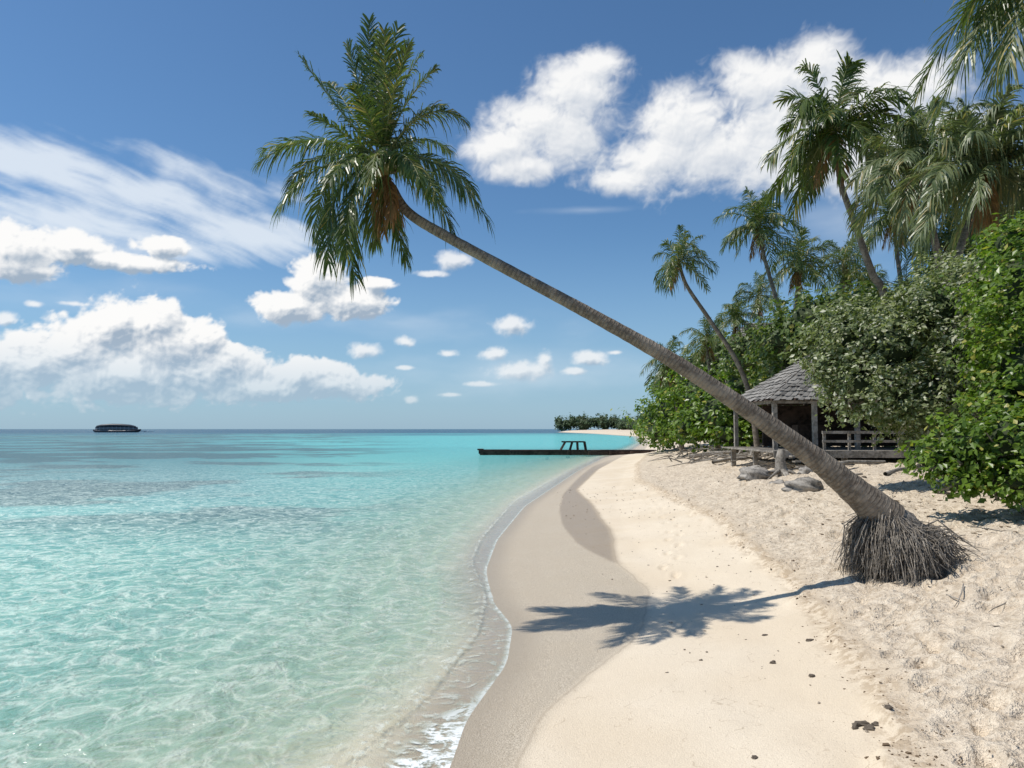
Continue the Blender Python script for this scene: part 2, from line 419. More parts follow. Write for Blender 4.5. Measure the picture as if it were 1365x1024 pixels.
fo=t.m('MAXIMUM',t.m('MULTIPLY',foam1,t.mr(nf,.3,.6,.2,.75)),t.m('MAXIMUM',foam2,t.m('MAXIMUM',foamA,swl)))
col=t.mix(fo,col,(.85,.87,.86))
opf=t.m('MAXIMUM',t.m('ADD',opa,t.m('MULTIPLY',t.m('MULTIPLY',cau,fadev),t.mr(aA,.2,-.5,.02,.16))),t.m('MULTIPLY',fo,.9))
hb=t.m('ADD',t.m('MULTIPLY',t.noise(3.4,3,.65,wv)[0],.11),t.m('MULTIPLY',t.noise(13,2,.6,geo)[0],.034))
hb=t.m('ADD',hb,t.m('MULTIPLY',t.noise(.5,2,.6,geo)[0],t.mr(yd,20,200,.05,.8)))
bump=t.add('ShaderNodeBump',{'Height':hb,'Distance':1.0,'Strength':t.mr(aA,-.5,.3,.9,.15)}).outputs[0]
dif=t.add('ShaderNodeBsdfDiffuse',{0:col,'Normal':bump}).outputs[0]
tint=t.mix(t.mr(aA,.1,-1.0),(.97,.985,.97),(.74,.88,.85))
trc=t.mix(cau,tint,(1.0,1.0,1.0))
tr=t.add('ShaderNodeBsdfTransparent',{0:trc}).outputs[0]
body=t.add('ShaderNodeMixShader',{0:opf,1:tr,2:dif}).outputs[0]
gl=t.add('ShaderNodeBsdfGlossy',{0:(.95,.97,1,1),'Roughness':.08,'Normal':bump}).outputs[0]
fr=t.add('ShaderNodeFresnel',{'IOR':1.33,'Normal':bump}).outputs[0]
frk=t.m('MINIMUM',t.m('MULTIPLY',fr,.72),.34)
frk=t.m('MULTIPLY',frk,t.m('SUBTRACT',1,t.m('MULTIPLY',fo,.8)))
t.l.new(t.add('ShaderNodeMixShader',{0:frk,1:body,2:gl}).outputs[0],out.inputs[0])
cc=np.concatenate([c,np.ones(X.shape+(1,))],-1)
keepf=(s.ravel()[Fq].min(1)<.6)
water=mesh_np('sea_water',np.stack([X,Y,Z],-1),Fq[keepf],wm,True,
  {'sB':('FLOAT',s),'sA':('FLOAT',sA),'yd':('FLOAT',Y),'op':('FLOAT',op),'wcol':('FLOAT_COLOR',cc)})

# ------------------------------------------------------- materials
def leafmat(name,dark,light,old=None,transl=.3,rough=.45,oldk=.06):
    m,t,out=newmat(name)
    g=t.add('ShaderNodeNewGeometry').outputs
    r=g['Random Per Island']; nz=t.noise(1.1,2,.6,g['Position'])[0]
    f=t.m('ADD',t.m('MULTIPLY',r,.55),t.m('MULTIPLY',t.mr(nz,.35,.65),.45))
    c=t.mix(f,dark,light)
    if old: c=t.mix(t.mr(r,1-oldk-.005,1-oldk),c,old)
    b=t.add('ShaderNodeBsdfPrincipled',{'Base Color':c,'Roughness':rough,'Specular IOR Level':.4}).outputs[0]
    tl=t.add('ShaderNodeBsdfTranslucent',{0:t.mix(1.0,c,(1.3,1.5,.6),'MULTIPLY')}).outputs[0]
    t.l.new(t.add('ShaderNodeMixShader',{0:transl,1:b,2:tl}).outputs[0],out.inputs[0])
    return m
palmleaf=leafmat('palm_leaflets',(.045,.075,.02),(.14,.18,.05),(.34,.28,.10),.30,.36,.06)
palmleaf_d=leafmat('palm_leaflets_silvery',(.07,.10,.045),(.23,.26,.13),(.36,.30,.14),.28,.38,.08)
deadleaf=leafmat('dead_frond',(.16,.08,.03),(.38,.20,.08),None,.2,.8)
bushA=leafmat('broad_leaves',(.05,.105,.012),(.20,.29,.04),(.36,.34,.08),.36,.36,.06)
bushB=leafmat('silvery_leaves',(.09,.125,.045),(.28,.31,.15),(.50,.50,.38),.32,.45,.15)
bushC=leafmat('dark_leaves',(.045,.085,.02),(.16,.21,.055),(.30,.28,.09),.32,.45,.06)
farleaf=leafmat('far_leaves',(.04,.08,.035),(.10,.15,.07),None,.2,.6)
def barkmat(name,a,b,rings=True,scale=1.0):
    m,t,out=newmat(name)
    g=t.add('ShaderNodeNewGeometry').outputs['Position']
    n=t.noise(14*scale,4,.65,g)[0]; n2=t.noise(3*scale,3,.5,g)[0]
    c=t.mix(t.mr(n,.3,.7),a,b)
    h=t.m('MULTIPLY',n,.02)
    if rings:
        L=t.attr('tl')[2]
        ph=t.m('ADD',t.m('MULTIPLY',L,110*scale),t.m('MULTIPLY',n2,9))
        sn=t.m('POWER',t.m('MULTIPLY_ADD',t.m('SINE',ph),.5,.5),5)
        c=t.mix(t.m('MULTIPLY',sn,t.mr(n,.35,.6,.05,.45)),c,(a[0]*.45,a[1]*.45,a[2]*.45))
        h=t.m('SUBTRACT',h,t.m('MULTIPLY',sn,.005))
    c=t.mix(t.mr(n2,.50,.62,0,.5),c,(b[0]*1.4,b[1]*1.4,b[2]*1.4))
    bump=t.add('ShaderNodeBump',{'Height':h,'Distance':1.0,'Strength':1.0}).outputs[0]
    t.l.new(t.add('ShaderNodeBsdfPrincipled',{'Base Color':c,'Roughness':.9,'Normal':bump,'Specular IOR Level':.2}).outputs[0],out.inputs[0])
    return m
bark=barkmat('palm_bark',(.12,.095,.072),(.25,.21,.165))
rootm=barkmat('root_fibre',(.10,.085,.07),(.34,.30,.25),False,2)
wood=barkmat('weathered_wood',(.13,.115,.095),(.32,.29,.25),False,.8)
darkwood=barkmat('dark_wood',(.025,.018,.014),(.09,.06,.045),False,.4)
rockm=barkmat('coral_rock',(.12,.11,.10),(.38,.35,.31),False,.6)
def plain(name,c,r=.6):
    m,t,out=newmat(name); g=t.add('ShaderNodeNewGeometry').outputs['Position']
    n=t.noise(4,3,.6,g)[0]
    col=t.mix(n,[x*.8 for x in c],[x*1.15 for x in c])
    t.l.new(t.add('ShaderNodeBsdfPrincipled',{'Base Color':col,'Roughness':r}).outputs[0],out.inputs[0]); return m

# ------------------------------------------------------- palms
def frond(leafA,stemA,P0,P1,P2,n,Lmax,width,droop,r0=.018,roll=.25,start=.1):
    P0,P1,P2=map(lambda p:np.asarray(p,float),(P0,P1,P2))
    tt=np.linspace(0,1,9)[:,None]
    C9=(1-tt)**2*P0+2*tt*(1-tt)*P1+tt**2*P2
    stemA.tube(C9,np.linspace(r0,r0*.25,9),4)
    tb=np.linspace(start,1,n)
    up=np.array([0,0,1.])+rng.normal(0,roll,3)
    gap=rng.uniform(.2,1.0); gw=rng.uniform(.0,.05)
    for sg in (-1,1):
        t=np.clip(tb+rng.normal(0,.006,n),0,1)[:,None]
        Cc=(1-t)**2*P0+2*t*(1-t)*P1+t**2*P2
        T=2*(1-t)*(P1-P0)+2*t*(P2-P1); T/=np.linalg.norm(T,axis=1)[:,None]+1e-9
        S=np.cross(T,up); S/=np.linalg.norm(S,axis=1)[:,None]+1e-9
        N=np.cross(S,T)
        a=np.radians(26+36*t+rng.normal(0,6,(n,1))+4*np.sin(t*40+sg))
        lift=rng.normal(.18,.15,(n,1))
        d=S*sg*np.cos(a)+T*np.sin(a)+N*lift
        L=Lmax*(np.sin(math.pi*np.clip(.10+.82*t,0,1))**.6)*(1+rng.normal(0,.10,(n,1)))
        L=np.where(np.abs(t-gap)<gw,L*.35,L)
        dr=droop*(1+rng.normal(0,.3,(n,1)))
        dn=np.array([0,0,-1.])
        B=Cc; M=B+d*L*.5+dn*L*dr*.14; Q=B+d*L*.80+dn*L*dr*.42; E_=B+d*L*.94+dn*L*dr*.75
        wv=np.cross(d,N+rng.normal(0,.3,(n,3))); wv/=np.linalg.norm(wv,axis=1)[:,None]+1e-9
        wv=wv*width
        pts=np.stack([B-wv*.4,B+wv*.4,M-wv*.55,M+wv*.55,Q-wv*.38,Q+wv*.38,E_-wv*.05,E_+wv*.05],1)
        b=np.arange(n)[:,None]*8
        leafA.add(pts.reshape(-1,3),np.concatenate([b+[0,1,3,2],b+[2,3,5,4],b+[4,5,7,6]]))
def trunk(acc,pts,rad,k=14,ringamp=.03):
    pts=np.asarray(pts,float); n=len(pts)
    out=[];rr=[]
    for i in range(n-1):
        p0=pts[max(i-1,0)];p1=pts[i];p2=pts[i+1];p3=pts[min(i+2,n-1)]
        for u in np.linspace(0,1,14,endpoint=False):
            out.append(.5*((2*p1)+(-p0+p2)*u+(2*p0-5*p1+4*p2-p3)*u*u+(-p0+3*p1-3*p2+p3)*u**3))
            rr.append(rad[i]*(1-u)+rad[i+1]*u)
    out.append(pts[-1]);rr.append(rad[-1])
    rr=np.array(rr)*(1+rng.normal(0,ringamp*.5,len(rr)))
    acc.tube(out,rr,k)
barkstem=plain('frond_stem',(.17,.19,.06),.5)
def palm(name,c,R,trunk_pts,trunk_r,nf=24,nl=40,mat=palmleaf,fronds=None,lw=.03,emin=-38):
    root=empty(name,tuple(trunk_pts[-1]))
    L=Acc();S=Acc();Dx=Acc()
    c=np.asarray(c,float)
    if fronds is None:
        wind=rng.normal(0,.08,2)
        for i in range(nf):
            q=(i+.5)/nf
            e=math.radians(80-(80-emin)*q**.9+rng.normal(0,9)); a=i*2.39996+rng.normal(0,.3)
            d0=np.array([math.cos(e)*math.cos(a)+wind[0],math.cos(e)*math.sin(a)+wind[1],math.sin(e)])
            r=R*rng.uniform(.8,1.12)
            P1=c+d0*r*.58+np.array([0,0,.16*r])
            P2=c+d0*r*.98+np.array([0,0,-r*(.08+.34*max(math.cos(e),0))*rng.uniform(.5,1.4)])
            frond(L,S,c,P1,P2,nl,R*.29,lw,rng.uniform(.5,1.3),R*.012)
        for i in range(3):
            a=rng.uniform(0,6.28); d0=np.array([math.cos(a)*.25,math.sin(a)*.25,-.75])
            frond(Dx,S,c,c+d0*R*.4+[0,0,.05*R],c+d0*R*.95,24,R*.15,lw,1.5,R*.012)
    else:
        for (P1,P2,ll,dr) in fronds:
            frond(L,S,c+rng.normal(0,.03,3),P1,P2,nl,ll,lw,dr,.016)
    o=L.obj('leaflets',mat); parent(o,root)
    if Dx.V: o=Dx.obj('dead_fronds',deadleaf); parent(o,root)
    o=S.obj('frond_stems',barkstem,True,'tl'); parent(o,root)
    T=Acc(); trunk(T,trunk_pts,trunk_r)
    o=T.obj('trunk',bark,True,'tl'); parent(o,root)
    return root

Dc=10.5
def m(u,v,dd=0): return W(u,v,Dc+dd)
tp=[(522,250,10.5),(545,284,10.5),(600,318,10.5),(700,372,10.5),(800,426,10.52),(900,483,10.55),(1000,549,10.6),(1080,606,10.62),(1140,655,10.65),(1185,693,10.68)]
tr_=[.07,.07,.074,.080,.090,.106,.124,.15,.20,.28]
tpts=[W(*p) for p in tp]
c0=W(508,215,10.5)
spec=[
((420,160),(347,215),-.2,.42,1.0),((425,168),(352,200),.5,.36,.9),((410,205),(374,278),-.5,.42,1.1),((405,185),(385,258),.6,.36,1.),
((440,135),(398,72),.1,.34,.5),((440,165),(414,150),-.9,.30,.7),((455,120),(437,110),.9,.34,.5),
((480,120),(464,62),-.3,.36,.35),((490,105),(492,28),.2,.42,.35),((508,110),(530,38),-.4,.42,.35),((525,120),(562,72),.5,.38,.5),
((500,120),(478,64),.7,.34,.4),((515,105),(512,42),-.8,.40,.5),((535,130),(580,92),-.2,.34,.6),
((500,110),(505,50),.6,.38,.4),((520,115),(545,60),-.7,.36,.4),
((565,120),(618,160),-.1,.36,1.0),((560,165),(598,200),1.0,.36,.9),((560,135),(590,140),.7,.34,1.0),
((590,190),(648,290),-.2,.40,1.1),((585,190),(632,258),.5,.36,1.1),((570,215),(604,312),.1,.38,1.1),((560,205),(583,262),-.9,.34,1.2),
((425,235),(438,350),-.1,.38,1.1),((415,220),(422,318),.4,.36,1.1),((440,250),(474,372),.0,.38,1.2),((455,260),(462,335),-.6,.34,1.2),
((485,270),(502,322),.5,.30,1.2),((520,275),(540,345),-.3,.32,1.2),
((470,190),(440,240),-1.4,.38,1.0),((500,180),(495,245),-1.4,.36,1.0),((540,185),(560,240),-1.2,.34,1.),((470,180),(440,205),1.3,.36,.9),((530,170),(550,205),1.3,.36,.9),
((490,145),(470,115),-1.1,.36,.6)]
fr_=[(m(a[0],a[1],d*.45),m(b[0],b[1],d),l*.93,dr) for a,b,d,l,dr in spec]
mp=palm('leaning_coconut_palm',c0,1.6,tpts,tr_,nl=68,fronds=fr_,lw=.020)
Dd=Acc();Ds=Acc()
for a,b,d in [((505,250),(512,310),-.2),((520,250),(528,318),-.25),((535,260),(530,300),.1),((515,262),(505,298),-.4),((525,262),(520,290),-.45)]:
    frond(Dd,Ds,c0+rng.normal(0,.04,3)+[0.03,0,-.1],m(*a,d*.6),m(*b,d),34,.17,.022,1.8,.014)
o=Dd.obj('dead_fronds',deadleaf); parent(o,mp)
o=Ds.obj('dead_stems',barkstem); parent(o,mp)
Hh=Acc()
for i in range(26):
    a=rng.uniform(0,6.28); e=rng.uniform(-.3,1.1)
    d=np.array([math.cos(a)*math.cos(e),math.sin(a)*math.cos(e),math.sin(e)])
    st=c0+[.03,0,-.14]
    Hh.tube([st,st+d*.12,st+d*.26+[0,0,.05]],[.045,.035,.015],6)
o=Hh.obj('leaf_bases',rootm,True,'tl'); parent(o,mp)
CN=Acc()
for i in range(7):
    p=c0+np.array([rng.uniform(-.16,.18),rng.uniform(-.25,-.05),rng.uniform(-.34,-.12)])
    th=np.linspace(0,math.pi,8); CN.tube([p+[0,0,.09*math.cos(x)] for x in th],[max(.075*math.sin(x),.002) for x in th],10)
o=CN.obj('coconuts',plain('coconut_husk',(.22,.17,.05),.5),True); parent(o,mp)

gz=lambda x,y: float(height(x,y,True))
RB=Acc()
core=[W(1172,684,10.67),W(1195,702,10.68),W(1210,725,10.7),W(1214,755,10.72),W(1216,800,10.74)]
RB.tube(core,[.21,.29,.32,.33,.30],20)
for i in range(3400):
    a=rng.uniform(0,2*math.pi); q=rng.uniform(0,1)**.8
    ax=core[0]*(1-q)+core[2]*q
    rad=.20+.16*q
    d=np.array([math.cos(a),math.sin(a),0])
    st=ax+d*rad*rng.uniform(.75,1.05)+[0,0,rng.uniform(-.05,.10)]
    out_=rng.uniform(.04,.38)
    e=st+d*out_+rng.normal(0,.08,3); e[2]=gz(e[0],e[1])-.03+ (rng.uniform(0,.42) if rng.random()<.6 else 0)
    mid=st*.55+e*.45+d*out_*.22+[0,0,.08]+rng.normal(0,.04,3)
    m2_=st*.2+e*.8+d*out_*.10+rng.normal(0,.045,3)
    RB.tube([st-d*.05,st+d*.03,mid,m2_,e],np.array([.008,.007,.006,.005,.002])*rng.uniform(.4,1.5),3)
for i in range(140):
    a=rng.uniform(-.5,1.0); d=np.array([math.cos(a),math.sin(a)*.6,0]); st=core[2]+rng.normal(0,.12,3)
    L=rng.uniform(.3,.95); e=st+d*L; e[2]=gz(e[0],e[1])+rng.uniform(-.02,.16)
    mid=(st+e)/2+[0,0,rng.uniform(.0,.2)]+rng.normal(0,.06,3)
    RB.tube([st,mid,e],np.array([.013,.009,.003])*rng.uniform(.5,1.4),4)
o=RB.obj('root_ball',rootm,True,'tl'); parent(o,mp)

def xpalm(c,Rpx,D,path,basew=.16,nf=24,nl=34,mat=palmleaf,lw=None,emin=-40):
    cc=W(c[0],c[1],D); R=Rpx*D/1000*1.12
    pts=[cc-[0,0,.05]]+[W(u,v,D) for u,v in path]
    last=pts[-1].copy(); prev=pts[-2]
    dirn=(last-prev); dirn/= (abs(dirn[2])+1e-6)
    gzv=gz(last[0],last[1])
    if last[2]>gzv:
        ext=last+dirn*(last[2]-gzv)*np.array([.5,.5,1]); ext[2]=gz(ext[0],ext[1])-.2; pts.append(ext)
    rs=np.linspace(basew*.5,basew,len(pts)); rs[-1]*=1.35
    return palm('coconut_palm',cc,R,pts,list(rs),nf=nf,nl=nl,mat=mat,lw=lw or R*.019,emin=emin)
xpalm((905,348),44,36,[(915,380),(945,425),(980,478),(1000,530),(1010,604)],.15,22,30)
xpalm((1012,300),52,48,[(1018,340),(1035,400),(1045,440)],.18,26,32)
xpalm((1112,172),94,30,[(1120,240),(1140,300),(1163,365),(1182,405)],.18,30,46)
xpalm((1066,350),48,52,[(1064,390),(1060,430)],.2,26,30)
xpalm((1124,350),40,60,[(1124,385),(1122,420)],.2,24,28)
xpalm((980,425),38,46,[(978,460),(974,500)],.18,24,28)
xpalm((942,452),34,50,[(944,480),(950,520)],.18,24,28)
xpalm((890,482),38,60,[(895,510),(905,560)],.18,24,28)
xpalm((1045,432),36,42,[(1048,470),(1050,500)],.18,22,28)
xpalm((1222,212),92,26,[(1235,270),(1248,330),(1256,380)],.16,34,48,palmleaf_d)
xpalm((1312,225),102,20,[(1300,275),(1282,325),(1272,380)],.13,40,52,palmleaf_d)
xpalm((1395,240),90,22,[(1400,320),(1402,400)],.15,30,44,palmleaf)
xpalm((1265,320),60,30,[(1262,380),(1258,430)],.15,28,36,palmleaf)
xpalm((1190,290),48,44,[(1196,340),(1204,410)],.17,26,32,palmleaf)
xpalm((1160,380),38,50,[(1160,410),(1158,440)],.17,24,28,palmleaf)
xpalm((1220,388),40,40,[(1222,420),(1222,450)],.18,22,28)
xpalm((1010,395),34,58,[(1012,420),(1014,450)],.16,22,26)
xpalm((1405,-75),170,12,[(1450,120),(1520,300),(1560,560)],.16,26,64,palmleaf,lw=.028,emin=-62)

# ------------------------------------------------------- bushes
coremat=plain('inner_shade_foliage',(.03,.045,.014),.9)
def bush(name,blobs,leaf,dens,mat,core=.6,branches=6,clump=.24,aspect=1.7,stems=True):
    root=None
    LA=Acc(); CA=Acc(); BA=Acc()
    for (u,v,D,ru,rv,ry) in blobs:
        c=W(u,v,D); r=np.array([ru*D/1000,ry,rv*D/1000])
        if root is None: root=empty(name,(c[0],c[1],gz(c[0],c[1])))
        area=4*math.pi*((r[0]*r[1])**1.6+(r[0]*r[2])**1.6+(r[1]*r[2])**1.6)**(1/1.6)/3**(1/1.6)
        n=int(dens*area/(leaf*leaf))
        rm=r.mean(); nc=max(10,int(area/(clump*rm)**2/1.6))
        cd=rng.normal(size=(nc,3)); cd/=np.linalg.norm(cd,axis=1)[:,None]
        lump=1+.16*np.sin(cd[:,0]*5+u)+.12*np.sin(cd[:,2]*7+v)+.1*np.sin(cd[:,1]*6)
        cpos=cd*r*(rng.uniform(.62,1.14,(nc,1)))*lump[:,None]
        cr=clump*rm*rng.uniform(.40,1.35,nc)
        idx=rng.integers(0,nc,n)
        ld=rng.normal(size=(n,3)); ld/=np.linalg.norm(ld,axis=1)[:,None]
        rad=rng.uniform(0,1,(n,1))**.45
        rad=np.where(rng.random((n,1))<.10,rad*1.8,rad)
        p=c+cpos[idx]+ld*rad*cr[idx][:,None]
        nrm=ld*.6+cd[idx]*.4+np.array([-.25,0,.75])+rng.normal(0,.4,(n,3)); nrm/=np.linalg.norm(nrm,axis=1)[:,None]
        t1=np.cross(nrm,rng.normal(size=(n,3))); t1/=np.linalg.norm(t1,axis=1)[:,None]+1e-9
        t2=np.cross(nrm,t1)
        s_=leaf*rng.uniform(.5,1.3,(n,1))
        hz_=height(p[:,0],p[:,1],False)
        keep=p[:,2]>hz_+.02
        A_=t1*s_*.5*aspect; B_=t2*s_*.5
        q=np.stack([p-A_,p-A_*.1+B_+nrm*s_*.08,p+A_,p-A_*.1-B_+nrm*s_*.08],1)[keep]
        k=len(q)
        LA.add(q.reshape(-1,3),np.arange(k*4).reshape(-1,4))
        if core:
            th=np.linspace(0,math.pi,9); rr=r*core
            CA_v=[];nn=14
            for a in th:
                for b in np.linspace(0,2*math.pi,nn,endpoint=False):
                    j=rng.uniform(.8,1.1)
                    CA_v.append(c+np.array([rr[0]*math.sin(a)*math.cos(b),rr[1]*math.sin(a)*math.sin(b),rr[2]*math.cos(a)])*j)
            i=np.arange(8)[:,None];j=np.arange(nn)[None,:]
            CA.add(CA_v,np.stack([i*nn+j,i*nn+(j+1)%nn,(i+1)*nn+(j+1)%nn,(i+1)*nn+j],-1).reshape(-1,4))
        for b in range(branches):
            e=c+cpos[rng.integers(0,nc)]*.8
            st=np.array([c[0],c[1]+.3,c[2]-r[2]*.5])+rng.normal(0,.1,3)
            mid=(st+e)/2+rng.normal(0,.10*rm,3)
            BA.tube([st,mid,e],[.035,.025,.010],6)
    if branches and stems:
        for b in range(4):
            bb=blobs[(b*2)%len(blobs)]
            c=W(bb[0],bb[1],bb[2]+1.0)
            st=np.array([c[0]+rng.uniform(.2,.8),c[1]+.8,0.]); st[2]=gz(st[0],st[1])-.1
            BA.tube([st,st*.7+c*.3+rng.normal(0,.15,3),st*.35+c*.65+rng.normal(0,.15,3),c],[.06,.055,.04,.03],7)
    o=LA.obj('leaves',mat); parent(o,root)
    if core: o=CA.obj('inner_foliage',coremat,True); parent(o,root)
    if branches: o=BA.obj('branches',wood,True,'tl'); parent(o,root)
    return root
bush('sea_lettuce_shrub',[(1365,385,14.5,66,76,1.3),(1415,470,14,100,150,1.5),(1360,500,14,58,76,1.2),(1300,595,13,54,42,.9),(1355,590,12.6,76,58,1.),(1425,620,12.5,95,76,1.),(1352,325,15.5,42,38,1.),(1243,612,13.3,32,24,.6),(1280,642,12.8,34,22,.5),(1355,643,12.3,60,24,.6),(1322,540,14,34,34,.8)],.085,1.35,bushA,.5,4,.18,1.6)
bush('silvery_beach_shrub',[(1180,465,18,80,66,1.4),(1125,450,18.5,46,50,1.2),(1245,415,18,70,58,1.3),(1140,515,18,44,48,1.2),(1225,530,17.5,70,58,1.3),(1285,480,17.5,60,95,1.3),(1295,375,18.5,55,45,1.2),(1192,550,17.6,42,22,1.),(1268,575,17.4,48,34,1.),(1098,485,18.4,20,30,.8)],.070,1.4,bushB,.46,6,.15,1.8,False)
bush('broadleaf_tree',[(1085,425,34,50,32,2.5),(1130,415,34,55,30,2.5),(1040,455,36,40,32,2.5),(1170,430,33,50,40,2.5),(1000,470,42,40,36,2.5),(1060,490,38,60,36,2.5),(1210,440,30,60,50,2.5)],.17,1.1,bushC,.58,3)
bush('beach_hedge',[(905,545,62,45,40,3),(880,560,66,34,30,3),(935,530,55,42,42,3),(960,550,46,42,38,2.5),(985,520,46,30,40,2.5),(930,570,48,45,26,2),(880,575,62,28,20,2),(975,578,44,34,20,1.5)],.22,1.25,bushA,.6,0)
bush('dark_tree',[(900,515,70,38,34,4),(945,490,60,36,34,4),(970,495,60,50,50,4),(1020,480,58,50,40,4),(1100,470,50,80,60,4),(1250,470,40,120,90,4),(1380,400,36,120,120,4),(1200,545,40,160,55,3)],.32,.9,bushC,.75,0)
bush('green_shrub',[(1050,555,46,44,30,2),(1010,565,46,25,26,2)],.22,1.0,bushA,.7,0)
fb=[]
for u in np.linspace(742,862,17):
    fb.append((u+rng.uniform(-3,3),564+rng.uniform(-3,3),700+rng.uniform(-20,20),rng.uniform(6,12),rng.uniform(6,11)*(1.0 if u<840 else 1.3),9))
bush('distant_trees',fb,1.2,1.0,farleaf,.75,0)
fb=[]
for y in np.linspace(90,520,16):
    x=float(smooth_interp(np.array([y]),cB)[0])+24+y*.02
    fb.append((CX+x/y*1000+rng.uniform(0,8),572-(2.2)/y*1000,y,6500/y,3600/y,6))
bush('coast_tree_belt',fb,.9,.8,farleaf,.85,0)

# ------------------------------------------------------- beach hut
hut=empty('beach_hut',(12.5,30,1.3))
x0,x1,y0,y1=9.55,18.5,28,33.5; ez=W(1022,534,28)[2]; rz=W(1100,458,30.7)[2]
rx0,rx1=13.1,15.6; ry=(y0+y1)/2
Rf=Acc();St=Acc()
def roofface(a,b,c_,d_,rows=15):
    a,b,c_,d_=map(np.array,(a,b,c_,d_))
    nrm=np.cross(b-a,d_-a); nrm/=np.linalg.norm(nrm)
    if nrm[2]<0: nrm=-nrm
    St.add([a,b,c_,d_],[[0,1,2,3]])
    for r in range(rows):
        q0=r/rows; q1=(r+1.35)/rows
        A0=a+(d_-a)*q0;B0=b+(c_-b)*q0;A1=a+(d_-a)*min(q1,1);B1=b+(c_-b)*min(q1,1)
        L=np.linalg.norm(B0-A0); n=max(2,int(L/.22))
        for i in range(n):
            if rng.random()<.02: continue
            s0=(i+.04+rng.uniform(-.02,.02))/n; s1=(i+.96)/n
            j=rng.uniform(-.05,.05)
            dn=(A0-A1)*j*4
            p=[A0+(B0-A0)*s0+nrm*rng.uniform(.05,.09)+dn,A0+(B0-A0)*s1+nrm*.06+dn,A1+(B1-A1)*s1+nrm*.012,A1+(B1-A1)*s0+nrm*.012]
            Rf.add(p,[[0,1,2,3]])
roofface((x0,y0,ez),(x1,y0,ez),(rx1,ry,rz),(rx0,ry,rz))
roofface((x0,y1,ez),(x0,y0,ez),(rx0,ry,rz),(rx0,ry,rz))
roofface((x1,y0,ez),(x1,y1,ez),(rx1,ry,rz),(rx1,ry,rz))
roofface((x1,y1,ez),(x0,y1,ez),(rx0,ry,rz),(rx1,ry,rz))
shm,t,out_n=newmat('grey_shingles')
gg=t.add('ShaderNodeNewGeometry').outputs
cc_=t.mix(t.m('ADD',t.m('MULTIPLY',gg['Random Per Island'],.6),t.m('MULTIPLY',t.mr(t.noise(1.5,4,.6,gg['Position'])[0],.3,.7),.4)),(.09,.085,.078),(.34,.32,.29))
t.l.new(t.add('ShaderNodeBsdfPrincipled',{'Base Color':cc_,'Roughness':.9}).outputs[0],out_n.inputs[0])
o=Rf.obj('roof_shingles',shm); parent(o,hut)
o=St.obj('roof_boards',darkwood); parent(o,hut)
Pz=Acc()
dk=W(1100,600,28)[2]
for px_ in (9.9,11.4,13.0,14.6,16.1,18.1):
    for py_ in (28.3,33.2):
        Pz.box((px_,py_,(ez+dk)/2-.1),(.16,.16,ez-dk+.3))
Pz.box((14,28.22,ez-.02),(8.6,.1,.16)); Pz.box((9.82,30.7,ez-.02),(.1,5.1,.16))
for px_ in (9.7,12,14.5,17):
    for py_ in (27.2,30,33): Pz.box((px_,py_,dk-.55),(.18,.18,.9))
Pz.box((14.1,26.9,dk+.66),(6.0,.10,.10)); Pz.box((14.1,26.9,dk+.34),(6.0,.06,.09))
for px_ in np.arange(11.2,17.2,.9): Pz.box((px_,26.985,dk+.31),(.09,.07,.60))
o=Pz.obj('posts_and_rails',wood); parent(o,hut)
Dk=Acc()
for i,yy in enumerate(np.arange(26.9,33.4,.2)): Dk.box((13.4,yy,dk-.03+rng.uniform(-.006,.006)),(8.2,.18,.06))
Dk.box((13.4,26.74,dk-.12),(8.2,.05,.24))
o=Dk.obj('deck',wood); parent(o,hut)
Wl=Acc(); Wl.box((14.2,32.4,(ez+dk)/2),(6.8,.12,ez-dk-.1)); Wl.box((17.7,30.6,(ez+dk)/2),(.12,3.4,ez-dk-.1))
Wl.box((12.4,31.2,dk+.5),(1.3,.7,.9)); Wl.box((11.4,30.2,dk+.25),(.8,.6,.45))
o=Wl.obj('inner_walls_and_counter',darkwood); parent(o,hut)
stp=Acc()
for i in range(4): stp.box((10.4,26.5-.28*i,dk-.18-.17*i),(1.2,.28,.05))
o=stp.obj('steps',wood); parent(o,hut)

house=empty('villa',(17,50,2))
hx0,hx1,hy0,hy1=14.6,24,48,54; he=W(1000,452,48)[2]; hr=W(1000,428,50)[2]
St=Acc();Rf=Acc()
roofface((hx0,hy0,he),(hx1,hy0,he),(hx1-2,51,hr),(hx0+1.6,51,hr),8)
roofface((hx0,hy1,he),(hx0,hy0,he),(hx0+1.6,51,hr),(hx0+1.6,51,hr),8)
roofface((hx1,hy0,he),(hx1,hy1,he),(hx1-2,51,hr),(hx1-2,51,hr),8)
roofface((hx1,hy1,he),(hx0,hy1,he),(hx0+1.6,51,hr),(hx1-2,51,hr),8)
o=Rf.obj('roof_shingles',shm); parent(o,house); o=St.obj('roof_boards',darkwood); parent(o,house)
Wl=Acc(); Wl.box(((hx0+hx1)/2,51,(he+1.6)/2),(hx1-hx0-1.2,4.8,he-1.6))
o=Wl.obj('walls',wood); parent(o,house)
Wn=Acc()
for xx in (16,18.5,21): Wn.box((xx,48.57,he-1.2),(1.2,.08,1.3))
o=Wn.obj('windows',plain('dark_glass',(.03,.04,.05),.1)); parent(o,house)

